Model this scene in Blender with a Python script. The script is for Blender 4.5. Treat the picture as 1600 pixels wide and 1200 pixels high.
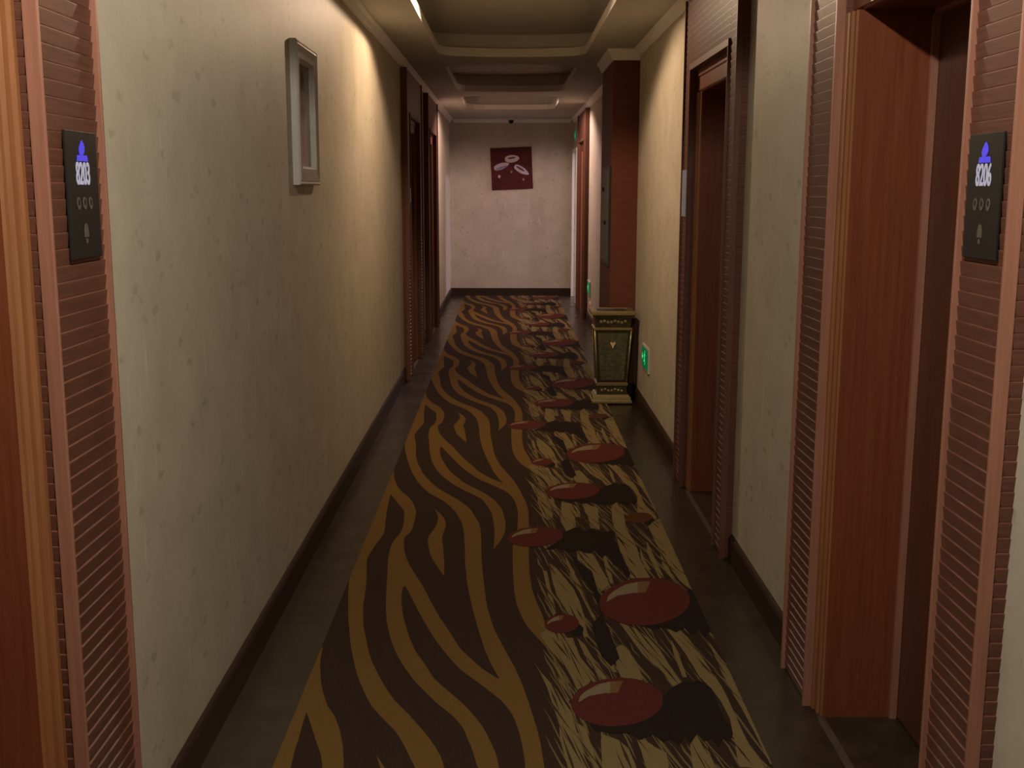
import bpy, bmesh, math, random
from math import pi, sin, cos, radians
from mathutils import Matrix, Vector

for o in list(bpy.data.objects): bpy.data.objects.remove(o)
SC = bpy.context.scene
COL = SC.collection

# ------------------------------------------------------------------ camera
CAM_H = 1.55
yaw, pit, rol = radians(-0.194), radians(-9.87), radians(-0.112)
Rz = Matrix.Rotation(yaw, 3, 'Z'); Rx = Matrix.Rotation(pit, 3, 'X'); Ry = Matrix.Rotation(rol, 3, 'Y')
R3 = Rz @ Rx @ Ry
right, fwd, up = R3.col[0], R3.col[1], R3.col[2]
M3 = Matrix((right, up, -fwd)).transposed()
cam_data = bpy.data.cameras.new('camera'); cam_data.sensor_width = 36; cam_data.lens = 36 * 1750 / 1600
cam_data.clip_start = 0.02; cam_data.clip_end = 100
cam = bpy.data.objects.new('camera', cam_data); COL.objects.link(cam)
cam.matrix_world = Matrix.Translation((0, 0, CAM_H)) @ M3.to_4x4()
SC.camera = cam

# ------------------------------------------------------------------ world, exposure
SC.view_settings.view_transform = 'Standard'
SC.view_settings.look = 'None'
SC.view_settings.exposure = 0.0
SC.view_settings.gamma = 1
SC.view_settings.use_curve_mapping = False
world = bpy.data.worlds.new('world'); SC.world = world; world.use_nodes = True
world.node_tree.nodes['Background'].inputs[0].default_value = (0.02, 0.018, 0.016, 1)

# ------------------------------------------------------------------ lamps (x, y, z, watts, colour)
ZS, ZT = 2.545, 2.72              # soffit and tray ceiling heights
LAMPS = [
    (-0.04, 1.15, ZT, 132.0, (1.0, 0.93, 0.80), 'round ceiling downlight in the tray behind the viewer'),
    (-0.14, 6.80, ZT, 86.0, (1.0, 0.71, 0.47), 'round warm ceiling downlight in the long tray over the trash bin'),
    (0.05, 13.35, ZT, 150.0, (1.0, 0.69, 0.62), 'round pinkish ceiling downlight in the tray nearest the end wall'),
    (4.3, 15.75, 2.60, 185.0, (1.0, 0.85, 1.12), 'cool ceiling downlight of the side hall beyond the open passage'),
]

# ------------------------------------------------------------------ helpers
def tag(o, label=None, cat=None, group=None, kind=None):
    if label: o['label'] = label
    if cat: o['category'] = cat
    if group: o['group'] = group
    if kind: o['kind'] = kind
    return o

def empty(name, loc=(0, 0, 0)):
    o = bpy.data.objects.new(name, None); COL.objects.link(o); o.location = loc
    o.empty_display_size = 0.1
    return o

class MB:
    def __init__(s): s.v = []; s.f = []; s.m = []
    def face(s, pts, m=0):
        b = len(s.v); s.v += [tuple(p) for p in pts]; s.f.append(tuple(range(b, b + len(pts)))); s.m.append(m)
    def box(s, x0, x1, y0, y1, z0, z1, m=0, tf=None):
        c = [(x0,y0,z0),(x1,y0,z0),(x1,y1,z0),(x0,y1,z0),(x0,y0,z1),(x1,y0,z1),(x1,y1,z1),(x0,y1,z1)]
        if tf: c = [tf(*p) for p in c]
        b = len(s.v); s.v += c
        for f in ((0,3,2,1),(4,5,6,7),(0,1,5,4),(1,2,6,5),(2,3,7,6),(3,0,4,7)):
            s.f.append(tuple(b + i for i in f)); s.m.append(m)
    def rings(s, rings, m=0, closed=True, caps=True):
        """loft between rings (lists of points of equal length)"""
        b = len(s.v); n = len(rings[0])
        for r in rings: s.v += [tuple(p) for p in r]
        for i in range(len(rings) - 1):
            for j in range(n if closed else n - 1):
                k = (j + 1) % n
                s.f.append((b + i*n + j, b + i*n + k, b + (i+1)*n + k, b + (i+1)*n + j)); s.m.append(m)
        if caps:
            s.f.append(tuple(b + j for j in range(n))[::-1]); s.m.append(m)
            s.f.append(tuple(b + (len(rings)-1)*n + j for j in range(n))); s.m.append(m)
    def tube(s, c0, c1, r0, r1=None, n=16, m=0):
        r1 = r0 if r1 is None else r1
        c0, c1 = Vector(c0), Vector(c1); d = (c1 - c0).normalized()
        a = d.orthogonal().normalized(); b = d.cross(a)
        s.rings([[c + (a*cos(2*pi*i/n) + b*sin(2*pi*i/n)) * r for i in range(n)] for c, r in ((c0, r0), (c1, r1))], m)
    def lathe(s, origin, axis, prof, n=24, m=0):
        o = Vector(origin); d = Vector(axis).normalized(); a = d.orthogonal().normalized(); b = d.cross(a)
        s.rings([[o + d*h + (a*cos(2*pi*i/n) + b*sin(2*pi*i/n)) * r for i in range(n)] for r, h in prof], m)
    def build(s, name, mats, parent=None, smooth=False, bevel=0, fixn=True):
        me = bpy.data.meshes.new(name)
        me.from_pydata(s.v, [], s.f)
        if not isinstance(mats, (list, tuple)): mats = [mats]
        for mt in mats: me.materials.append(mt)
        me.polygons.foreach_set('material_index', s.m)
        me.update()
        bm = bmesh.new(); bm.from_mesh(me)
        bmesh.ops.remove_doubles(bm, verts=bm.verts, dist=1e-5)
        if fixn: bmesh.ops.recalc_face_normals(bm, faces=bm.faces)
        bm.to_mesh(me); bm.free()
        o = bpy.data.objects.new(name, me); COL.objects.link(o)
        if smooth:
            me.polygons.foreach_set('use_smooth', [True]*len(me.polygons))
        if parent is not None:
            o.parent = parent; o.matrix_parent_inverse = Matrix.Identity(4)
            if parent.parent is None: o.location = -parent.location          # meshes are written in room coordinates
        if bevel:
            b = o.modifiers.new('bevel', 'BEVEL'); b.width = bevel; b.segments = 2; b.limit_method = 'ANGLE'
        return o

# ------------------------------------------------------------------ materials
def nt(name):
    m = bpy.data.materials.new(name); m.use_nodes = True
    N = m.node_tree.nodes; L = m.node_tree.links; b = N['Principled BSDF']
    return m, N, L, b

def coords(N, L, scale=(1,1,1)):
    t = N.new('ShaderNodeTexCoord'); mp = N.new('ShaderNodeMapping'); mp.inputs['Scale'].default_value = scale
    g = N.new('ShaderNodeNewGeometry')
    L.new(g.outputs['Position'], mp.inputs['Vector']); N.remove(t)
    return mp.outputs['Vector']

def ramp(N, L, src, stops):
    r = N.new('ShaderNodeValToRGB'); e = r.color_ramp.elements
    while len(e) < len(stops): e.new(0.5)
    for i, (p, c) in enumerate(stops):
        e[i].position = p; e[i].color = (*c, 1) if len(c) == 3 else c
    L.new(src, r.inputs[0]); return r.outputs[0]

def noise(N, L, vec, sc, det=3, rough=.5):
    n = N.new('ShaderNodeTexNoise'); n.inputs['Scale'].default_value = sc; n.inputs['Detail'].default_value = det
    n.inputs['Roughness'].default_value = rough; L.new(vec, n.inputs['Vector']); return n.outputs['Fac']

def bump(N, L, b, h, dist=.002, st=.5):
    u = N.new('ShaderNodeBump'); u.inputs['Distance'].default_value = dist; u.inputs['Strength'].default_value = st
    L.new(h, u.inputs['Height']); L.new(u.outputs[0], b.inputs['Normal'])

def mix(N, L, fac, a, c):
    x = N.new('ShaderNodeMix'); x.data_type = 'RGBA'
    if isinstance(fac, float): x.inputs[0].default_value = fac
    else: L.new(fac, x.inputs[0])
    for i, v in ((6, a), (7, c)):
        if isinstance(v, tuple): x.inputs[i].default_value = (*v, 1)
        else: L.new(v, x.inputs[i])
    return x.outputs[2]

def plain(name, c, rough=.5, metal=0, var=.12, sc=30, bmp=0, spec=None, coat=0):
    m, N, L, b = nt(name)
    v = coords(N, L); n = noise(N, L, v, sc)
    col = ramp(N, L, n, [(.3, tuple(x*(1-var) for x in c)), (.7, tuple(min(1, x*(1+var)) for x in c))])
    L.new(col, b.inputs['Base Color']); b.inputs['Roughness'].default_value = rough; b.inputs['Metallic'].default_value = metal
    if spec is not None: b.inputs['Specular IOR Level'].default_value = spec
    if coat: b.inputs['Coat Weight'].default_value = coat; b.inputs['Coat Roughness'].default_value = .15
    if bmp: bump(N, L, b, n, bmp, .4)
    return m

def wood(name, dark, light, scale=(14, 14, .6), rough=.38, sc=6, spec=.4):
    m, N, L, b = nt(name)
    v = coords(N, L, scale); n = noise(N, L, v, sc, 5, .6); n2 = noise(N, L, v, sc*7, 2, .5)
    c1 = ramp(N, L, n, [(.3, dark), (.5, tuple((a+c)/2 for a, c in zip(dark, light))), (.72, light)])
    c2 = mix(N, L, ramp(N, L, n2, [(.45, (0,0,0)), (.75, (.5,.5,.5))]), c1, dark)
    L.new(c2, b.inputs['Base Color']); b.inputs['Roughness'].default_value = rough
    b.inputs['Specular IOR Level'].default_value = spec
    bump(N, L, b, n2, .0006, .3)
    return m

def emit(name, c, st, base=(.02,.02,.02)):
    m, N, L, b = nt(name)
    v = coords(N, L); n = noise(N, L, v, 60)
    col = ramp(N, L, n, [(.2, tuple(x*.85 for x in c)), (.8, c)])
    b.inputs['Base Color'].default_value = (*base, 1)
    L.new(col, b.inputs['Emission Color']); b.inputs['Emission Strength'].default_value = st
    return m

def wallpaper():
    m, N, L, b = nt('speckled_wallpaper')
    v = coords(N, L)
    base = ramp(N, L, noise(N, L, v, 5, 5, .6), [(.3, (.47,.415,.32)), (.7, (.56,.50,.39))])
    # little scattered leaf-like flecks
    vo = N.new('ShaderNodeTexVoronoi'); vo.inputs['Scale'].default_value = 17; vo.inputs['Randomness'].default_value = 1
    wn = N.new('ShaderNodeTexNoise'); wn.inputs['Scale'].default_value = 40; L.new(v, wn.inputs['Vector'])
    ad = N.new('ShaderNodeVectorMath'); ad.operation = 'MULTIPLY_ADD'
    L.new(wn.outputs['Color'], ad.inputs[0]); ad.inputs[1].default_value = (.04,.04,.04); L.new(coords(N, L, (1, .55, 1)), ad.inputs[2])
    L.new(ad.outputs[0], vo.inputs['Vector'])
    d = ramp(N, L, vo.outputs['Distance'], [(.16, (1,1,1)), (.28, (0,0,0))])
    sel = ramp(N, L, noise(N, L, v, 9, 2), [(.43, (0,0,0)), (.58, (.5,.5,.5))])
    mu = N.new('ShaderNodeMath'); mu.operation = 'MULTIPLY'; L.new(d, mu.inputs[0]); L.new(sel, mu.inputs[1])
    c1 = mix(N, L, mu.outputs[0], base, (.27,.235,.155))
    # pale upright wisps
    v2 = coords(N, L, (1, 1, .16))
    w = ramp(N, L, noise(N, L, v2, 26, 2, .4), [(.66, (0,0,0)), (.76, (.5,.5,.5))])
    c2 = mix(N, L, w, c1, (.66,.60,.47))
    L.new(c2, b.inputs['Base Color']); b.inputs['Roughness'].default_value = .55
    b.inputs['Specular IOR Level'].default_value = .25
    bump(N, L, b, noise(N, L, v, 60, 4), .0015, .4)
    return m

def floor_mat():
    m, N, L, b = nt('polished_brown_stone')
    v = coords(N, L)
    c = ramp(N, L, noise(N, L, v, 9, 6, .65), [(.3, (.026,.018,.011)), (.55, (.040,.028,.018)), (.75, (.058,.042,.026))])
    L.new(c, b.inputs['Base Color'])
    b.inputs['Specular IOR Level'].default_value = .38
    r = N.new('ShaderNodeMapRange'); r.inputs[3].default_value = .2; r.inputs[4].default_value = .36
    L.new(noise(N, L, v, 3, 3), r.inputs[0]); L.new(r.outputs[0], b.inputs['Roughness'])
    return m

def pile(name, c):
    m, N, L, b = nt(name)
    v = coords(N, L)
    n = noise(N, L, v, 260, 2)
    col = ramp(N, L, n, [(.25, tuple(x*.72 for x in c)), (.75, tuple(x*1.25 for x in c))])
    L.new(col, b.inputs['Base Color']); b.inputs['Roughness'].default_value = .95
    b.inputs['Specular IOR Level'].default_value = .05
    bump(N, L, b, n, .002, .3)
    return m

MAT = dict(
    paper=wallpaper(), floor=floor_mat(),
    paint=plain('ceiling_paint', (.47,.45,.40), .75, var=.04, sc=6),
    cornice=plain('cornice_plaster', (.76,.74,.68), .6, var=.04, sc=8),
    base=wood('baseboard_wood', (.030,.017,.011), (.050,.029,.019), (2,2,20), .5, spec=.15),
    rib=wood('ribbed_dark_wood', (.105,.040,.026), (.17,.068,.043), (2, 1.2, 26), .42),
    border=wood('border_rose_wood', (.27,.115,.075), (.36,.165,.11), (14,14,.6), .40),
    jamb=wood('jamb_orange_wood', (.21,.078,.030), (.30,.125,.050), (16,16,.5), .36),
    reveal=wood('reveal_red_wood', (.15,.040,.017), (.22,.063,.026), (16,16,.5), .36),
    bordershade=wood('border_rose_wood_shaded', (.12,.052,.033), (.17,.075,.05), (14,14,.6), .5, spec=.25),  # border wood darkened to paint in the shade on doorways farther down
    leaf=wood('door_leaf_wood', (.085,.03,.017), (.14,.05,.028), (16,16,.5), .38),
    pillar=wood('pillar_wood', (.11,.034,.019), (.16,.053,.030), (2,2,30), .55, spec=.2),
    metal=plain('brushed_metal', (.45,.44,.43), .35, 1, .08, 80),
    panelgrey=plain('grey_painted_sheet', (.12,.105,.10), .55, 0, .06, 40),
    black=plain('black_plastic', (.014,.013,.011), .5, var=.1, spec=.25),
    blackmat=plain('dark_plastic', (.03,.028,.026), .5, var=.1),
    dimicon=plain('dim_icon_grey', (.10,.09,.07), .5, var=.1),
    white=plain('white_lacquer', (.62,.60,.53), .28, var=.04),
    framewood=plain('frame_front_beige', (.24,.215,.17), .25, var=.05),
    plastic=plain('ivory_plastic', (.6,.57,.5), .4, var=.04),
    blue=emit('blue_led', (.075,.055,.85), .85),
    numer=emit('lit_numerals', (.62,.60,.85), .42, (.25,.25,.25)),
    plateglare=emit('painted_plate_glare', (.32,.33,.60), .05, (.22,.22,.26)),  # grazing reflection on the plate, put in as pale base and faint glow
    green=emit('exit_green', (.0,.75,.22), .10, (.0,.12,.04)),
    greenhi=emit('exit_symbol', (.05,1.0,.33), .8, (.1,.4,.2)),
    reddot=emit('amber_led', (1.0,.35,.15), .5),
    lampglass=emit('lamp_diffuser', (1.0,.75,.5), 4.0, (.8,.8,.8)),
    brass=plain('antique_brass', (.33,.25,.11), .3, .55, .15, 50),
    brassdark=plain('dark_bronze', (.075,.062,.030), .25, .5, .3, 120, .002),
    bodyglass=None, canvas=plain('red_canvas', (.075,.011,.009), .7, var=.2, sc=9, spec=.2),
    lilac=plain('pale_lilac_paint', (.46,.37,.44), .6, var=.15, sc=60),
    cream=plain('pale_cream_paint', (.50,.42,.36), .6, var=.15, sc=60),
    darkred=plain('dark_maroon_paint', (.06,.012,.012), .6, var=.2, sc=60),
)
def hammered():
    m, N, L, b = nt('embossed_bronze_panel')
    v = coords(N, L)
    n = noise(N, L, v, 38, 4, .7)
    c = ramp(N, L, n, [(.3, (.07,.065,.028)), (.6, (.15,.135,.065)), (.8, (.26,.23,.12))])
    L.new(c, b.inputs['Base Color']); b.inputs['Metallic'].default_value = .35; b.inputs['Roughness'].default_value = .3
    bump(N, L, b, n, .006, .8)
    return m
MAT['bodyglass'] = hammered()

WL, WR, YE, YB = .85, .95, 16.53, -3.2
# carpet pattern, one repeat, traced as flat outlines (x, y in metres)
Y0=2.820
CARPET = {"gold":[[[-0.645,0.0],[-0.645,0.029],[-0.645,0.058],[-0.645,0.086],[-0.645,0.115],[-0.645,0.144],[-0.645,0.173],[-0.645,0.202],[-0.645,0.231],[-0.645,0.259],[-0.645,0.288],[-0.645,0.317],[-0.602,0.317],[-0.602,0.288],[-0.601,0.259],[-0.6,0.231],[-0.598,0.202],[-0.597,0.173],[-0.595,0.144],[-0.595,0.115],[-0.594,0.086],[-0.592,0.058],[-0.59,0.029],[-0.588,0.0]],[[-0.503,0.0],[-0.51,0.029],[-0.517,0.058],[-0.526,0.086],[-0.536,0.115],[-0.546,0.144],[-0.555,0.173],[-0.565,0.202],[-0.574,0.231],[-0.583,0.259],[-0.593,0.288],[-0.602,0.317],[-0.527,0.317],[-0.514,0.288],[-0.504,0.259],[-0.495,0.231],[-0.486,0.202],[-0.479,0.173],[-0.472,0.144],[-0.465,0.115],[-0.46,0.086],[-0.455,0.058],[-0.45,0.029],[-0.445,0.0]],[[-0.645,0.317],[-0.645,0.354],[-0.645,0.39],[-0.645,0.427],[-0.645,0.464],[-0.645,0.5],[-0.645,0.537],[-0.645,0.574],[-0.645,0.611],[-0.645,0.647],[-0.645,0.684],[-0.645,0.721],[-0.645,0.757],[-0.645,0.794],[-0.631,0.794],[-0.629,0.757],[-0.626,0.721],[-0.622,0.684],[-0.617,0.647],[-0.61,0.611],[-0.603,0.574],[-0.596,0.537],[-0.588,0.5],[-0.579,0.464],[-0.568,0.427],[-0.557,0.39],[-0.545,0.354],[-0.527,0.317]],[[-0.254,0.0],[-0.271,0.049],[-0.287,0.099],[-0.305,0.148],[-0.326,0.198],[-0.354,0.247],[-0.382,0.297],[-0.408,0.346],[-0.428,0.396],[-0.445,0.445],[-0.461,0.495],[-0.476,0.544],[-0.49,0.594],[-0.502,0.643],[-0.513,0.693],[-0.524,0.742],[-0.535,0.792],[-0.544,0.841],[-0.553,0.891],[-0.561,0.94],[-0.57,0.99],[-0.579,1.039],[-0.587,1.089],[-0.594,1.138],[-0.601,1.188],[-0.608,1.237],[-0.615,1.287],[-0.621,1.336],[-0.627,1.386],[-0.633,1.435],[-0.637,1.485],[-0.645,1.534],[-0.645,1.584],[-0.645,1.633],[-0.646,1.683],[-0.646,1.732],[-0.646,1.782],[-0.646,1.831],[-0.646,1.881],[-0.646,1.93],[-0.646,1.98],[-0.646,2.029],[-0.646,2.079],[-0.645,2.128],[-0.645,2.178],[-0.645,2.227],[-0.645,2.277],[-0.645,2.326],[-0.645,2.376],[-0.645,2.425],[-0.588,2.425],[-0.585,2.376],[-0.581,2.326],[-0.578,2.277],[-0.574,2.227],[-0.57,2.178],[-0.566,2.128],[-0.565,2.079],[-0.569,2.029],[-0.575,1.98],[-0.581,1.93],[-0.586,1.881],[-0.59,1.831],[-0.594,1.782],[-0.596,1.732],[-0.593,1.683],[-0.587,1.633],[-0.58,1.584],[-0.575,1.534],[-0.569,1.485],[-0.564,1.435],[-0.559,1.386],[-0.555,1.336],[-0.551,1.287],[-0.548,1.237],[-0.544,1.188],[-0.539,1.138],[-0.532,1.089],[-0.525,1.039],[-0.518,0.99],[-0.509,0.94],[-0.498,0.891],[-0.488,0.841],[-0.478,0.792],[-0.467,0.742],[-0.454,0.693],[-0.439,0.643],[-0.423,0.594],[-0.406,0.544],[-0.388,0.495],[-0.369,0.445],[-0.348,0.396],[-0.321,0.346],[-0.294,0.297],[-0.269,0.247],[-0.244,0.198],[-0.222,0.148],[-0.202,0.099],[-0.185,0.049],[-0.174,0.0]],[[-0.084,0.0],[-0.09,0.036],[-0.096,0.073],[-0.104,0.109],[-0.113,0.145],[-0.121,0.182],[-0.131,0.218],[-0.146,0.255],[-0.164,0.291],[-0.186,0.327],[-0.21,0.364],[-0.23,0.4],[-0.249,0.436],[-0.268,0.473],[-0.287,0.509],[-0.303,0.545],[-0.318,0.582],[-0.332,0.618],[-0.346,0.654],[-0.358,0.691],[-0.37,0.727],[-0.381,0.764],[-0.391,0.8],[-0.4,0.836],[-0.408,0.873],[-0.416,0.909],[-0.423,0.945],[-0.43,0.982],[-0.437,1.018],[-0.442,1.054],[-0.447,1.091],[-0.452,1.127],[-0.456,1.163],[-0.46,1.2],[-0.464,1.236],[-0.467,1.273],[-0.471,1.309],[-0.474,1.345],[-0.477,1.382],[-0.48,1.418],[-0.412,1.418],[-0.412,1.382],[-0.412,1.345],[-0.411,1.309],[-0.408,1.273],[-0.405,1.236],[-0.401,1.2],[-0.396,1.163],[-0.391,1.127],[-0.386,1.091],[-0.379,1.054],[-0.372,1.018],[-0.365,0.982],[-0.357,0.945],[-0.35,0.909],[-0.342,0.873],[-0.332,0.836],[-0.323,0.8],[-0.313,0.764],[-0.3,0.727],[-0.285,0.691],[-0.272,0.654],[-0.26,0.618],[-0.248,0.582],[-0.234,0.545],[-0.215,0.509],[-0.194,0.473],[-0.173,0.436],[-0.153,0.4],[-0.133,0.364],[-0.116,0.327],[-0.1,0.291],[-0.085,0.255],[-0.072,0.218],[-0.061,0.182],[-0.052,0.145],[-0.043,0.109],[-0.035,0.073],[-0.029,0.036],[-0.025,0.0]],[[-0.478,1.392],[-0.481,1.421],[-0.483,1.45],[-0.486,1.479],[-0.488,1.508],[-0.491,1.537],[-0.493,1.566],[-0.496,1.595],[-0.499,1.624],[-0.502,1.653],[-0.504,1.682],[-0.506,1.711],[-0.509,1.74],[-0.51,1.769],[-0.511,1.798],[-0.512,1.827],[-0.513,1.856],[-0.513,1.885],[-0.512,1.914],[-0.511,1.943],[-0.508,1.972],[-0.504,2.001],[-0.499,2.03],[-0.494,2.059],[-0.491,2.088],[-0.488,2.117],[-0.487,2.146],[-0.487,2.175],[-0.488,2.204],[-0.489,2.233],[-0.49,2.262],[-0.492,2.291],[-0.494,2.32],[-0.497,2.35],[-0.499,2.379],[-0.502,2.408],[-0.503,2.425],[-0.445,2.425],[-0.445,2.408],[-0.444,2.379],[-0.443,2.35],[-0.442,2.32],[-0.442,2.291],[-0.441,2.262],[-0.441,2.233],[-0.441,2.204],[-0.441,2.175],[-0.442,2.146],[-0.444,2.117],[-0.448,2.088],[-0.457,2.059],[-0.464,2.03],[-0.464,2.001],[-0.463,1.972],[-0.461,1.943],[-0.458,1.914],[-0.455,1.885],[-0.451,1.856],[-0.448,1.827],[-0.443,1.798],[-0.438,1.769],[-0.432,1.74],[-0.426,1.711],[-0.419,1.682],[-0.411,1.653],[-0.404,1.624],[-0.395,1.595],[-0.387,1.566],[-0.379,1.537],[-0.37,1.508],[-0.361,1.479],[-0.352,1.45],[-0.343,1.421],[-0.335,1.392]],[[0.048,0.0],[0.047,0.019],[0.046,0.038],[0.045,0.057],[0.044,0.075],[0.042,0.094],[0.041,0.113],[0.039,0.132],[0.037,0.151],[0.035,0.17],[0.033,0.188],[0.03,0.207],[0.027,0.226],[0.024,0.245],[0.021,0.264],[0.017,0.283],[0.013,0.302],[0.007,0.32],[0.001,0.339],[-0.006,0.358],[-0.014,0.377],[-0.022,0.396],[-0.032,0.415],[-0.043,0.433],[-0.054,0.452],[-0.065,0.471],[-0.076,0.49],[-0.088,0.509],[-0.099,0.528],[-0.111,0.546],[-0.113,0.55],[0.038,0.55],[0.039,0.546],[0.042,0.528],[0.045,0.509],[0.048,0.49],[0.051,0.471],[0.053,0.452],[0.056,0.433],[0.059,0.415],[0.061,0.396],[0.064,0.377],[0.066,0.358],[0.069,0.339],[0.071,0.32],[0.073,0.302],[0.076,0.283],[0.078,0.264],[0.08,0.245],[0.083,0.226],[0.085,0.207],[0.087,0.188],[0.088,0.17],[0.09,0.151],[0.092,0.132],[0.093,0.113],[0.094,0.094],[0.095,0.075],[0.096,0.057],[0.097,0.038],[0.098,0.019],[0.099,0.0]],[[-0.103,0.534],[-0.12,0.561],[-0.137,0.588],[-0.153,0.615],[-0.166,0.642],[-0.178,0.669],[-0.189,0.696],[-0.2,0.723],[-0.21,0.75],[-0.221,0.776],[-0.231,0.803],[-0.241,0.83],[-0.25,0.857],[-0.259,0.884],[-0.268,0.911],[-0.276,0.938],[-0.284,0.965],[-0.292,0.992],[-0.3,1.019],[-0.308,1.046],[-0.316,1.073],[-0.324,1.1],[-0.331,1.127],[-0.339,1.154],[-0.346,1.181],[-0.353,1.207],[-0.36,1.234],[-0.367,1.261],[-0.375,1.288],[-0.382,1.315],[-0.389,1.342],[-0.397,1.369],[-0.405,1.396],[-0.412,1.423],[-0.344,1.423],[-0.336,1.396],[-0.329,1.369],[-0.322,1.342],[-0.315,1.315],[-0.308,1.288],[-0.302,1.261],[-0.295,1.234],[-0.288,1.207],[-0.28,1.181],[-0.273,1.154],[-0.266,1.127],[-0.258,1.1],[-0.251,1.073],[-0.243,1.046],[-0.234,1.019],[-0.225,0.992],[-0.217,0.965],[-0.208,0.938],[-0.2,0.911],[-0.192,0.884],[-0.184,0.857],[-0.176,0.83],[-0.168,0.803],[-0.158,0.776],[-0.146,0.75],[-0.133,0.723],[-0.12,0.696],[-0.107,0.669],[-0.093,0.642],[-0.078,0.615],[-0.06,0.588],[-0.041,0.561],[-0.022,0.534]],[[-0.022,0.534],[-0.036,0.582],[-0.048,0.631],[-0.059,0.679],[-0.069,0.728],[-0.079,0.776],[-0.086,0.825],[-0.093,0.873],[-0.1,0.922],[-0.107,0.97],[-0.114,1.019],[-0.12,1.067],[-0.127,1.116],[-0.133,1.164],[-0.139,1.213],[-0.144,1.261],[-0.15,1.31],[-0.155,1.358],[-0.16,1.407],[-0.164,1.455],[-0.168,1.504],[-0.171,1.552],[-0.175,1.601],[-0.178,1.649],[-0.181,1.698],[-0.183,1.746],[-0.185,1.795],[-0.187,1.843],[-0.189,1.892],[-0.192,1.94],[-0.195,1.989],[-0.198,2.037],[-0.201,2.086],[-0.205,2.134],[-0.209,2.183],[-0.215,2.231],[-0.223,2.28],[-0.233,2.328],[-0.244,2.377],[-0.254,2.425],[-0.174,2.425],[-0.164,2.377],[-0.154,2.328],[-0.144,2.28],[-0.136,2.231],[-0.13,2.183],[-0.126,2.134],[-0.124,2.086],[-0.121,2.037],[-0.12,1.989],[-0.118,1.94],[-0.117,1.892],[-0.116,1.843],[-0.114,1.795],[-0.113,1.746],[-0.111,1.698],[-0.108,1.649],[-0.106,1.601],[-0.103,1.552],[-0.1,1.504],[-0.097,1.455],[-0.094,1.407],[-0.091,1.358],[-0.088,1.31],[-0.085,1.261],[-0.081,1.213],[-0.077,1.164],[-0.071,1.116],[-0.065,1.067],[-0.058,1.019],[-0.051,0.97],[-0.042,0.922],[-0.031,0.873],[-0.021,0.825],[-0.01,0.776],[0.001,0.728],[0.012,0.679],[0.023,0.631],[0.032,0.582],[0.041,0.534]],[[-0.26,1.514],[-0.271,1.553],[-0.283,1.591],[-0.294,1.63],[-0.305,1.669],[-0.316,1.708],[-0.325,1.746],[-0.333,1.785],[-0.339,1.824],[-0.344,1.862],[-0.349,1.901],[-0.354,1.94],[-0.357,1.979],[-0.359,2.017],[-0.357,2.056],[-0.349,2.095],[-0.343,2.134],[-0.338,2.172],[-0.334,2.211],[-0.332,2.25],[-0.332,2.288],[-0.333,2.327],[-0.337,2.366],[-0.343,2.405],[-0.353,2.443],[-0.363,2.482],[-0.363,2.482],[-0.346,2.443],[-0.33,2.405],[-0.317,2.366],[-0.307,2.327],[-0.299,2.288],[-0.293,2.25],[-0.289,2.211],[-0.29,2.172],[-0.291,2.134],[-0.294,2.095],[-0.297,2.056],[-0.297,2.017],[-0.294,1.979],[-0.29,1.94],[-0.285,1.901],[-0.282,1.862],[-0.279,1.824],[-0.276,1.785],[-0.273,1.746],[-0.27,1.708],[-0.267,1.669],[-0.265,1.63],[-0.262,1.591],[-0.261,1.553],[-0.259,1.514]],[[-0.063,1.852],[-0.062,1.896],[-0.062,1.94],[-0.061,1.984],[-0.061,2.028],[-0.062,2.072],[-0.062,2.116],[-0.064,2.161],[-0.065,2.205],[-0.068,2.249],[-0.071,2.293],[-0.074,2.337],[-0.078,2.381],[-0.082,2.425],[-0.025,2.425],[-0.022,2.381],[-0.018,2.337],[-0.015,2.293],[-0.012,2.249],[-0.012,2.205],[-0.012,2.161],[-0.014,2.116],[-0.018,2.072],[-0.024,2.028],[-0.032,1.984],[-0.042,1.94],[-0.053,1.896],[-0.063,1.852]],[[0.154,0.742],[0.134,0.79],[0.117,0.838],[0.101,0.886],[0.084,0.934],[0.07,0.982],[0.059,1.031],[0.05,1.079],[0.043,1.127],[0.036,1.175],[0.031,1.223],[0.028,1.271],[0.025,1.319],[0.024,1.367],[0.023,1.415],[0.022,1.463],[0.021,1.511],[0.02,1.559],[0.02,1.608],[0.02,1.656],[0.02,1.704],[0.02,1.752],[0.02,1.8],[0.02,1.848],[0.021,1.896],[0.023,1.944],[0.026,1.992],[0.032,2.04],[0.038,2.088],[0.042,2.136],[0.044,2.185],[0.045,2.233],[0.046,2.281],[0.047,2.329],[0.047,2.377],[0.048,2.425],[0.099,2.425],[0.098,2.377],[0.098,2.329],[0.097,2.281],[0.096,2.233],[0.096,2.185],[0.095,2.136],[0.094,2.088],[0.093,2.04],[0.092,1.992],[0.091,1.944],[0.091,1.896],[0.09,1.848],[0.089,1.8],[0.089,1.752],[0.088,1.704],[0.088,1.656],[0.088,1.608],[0.088,1.559],[0.089,1.511],[0.09,1.463],[0.092,1.415],[0.094,1.367],[0.098,1.319],[0.103,1.271],[0.108,1.223],[0.115,1.175],[0.122,1.127],[0.128,1.079],[0.132,1.031],[0.137,0.982],[0.146,0.934],[0.158,0.886],[0.171,0.838],[0.183,0.79],[0.195,0.742]]],
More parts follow.
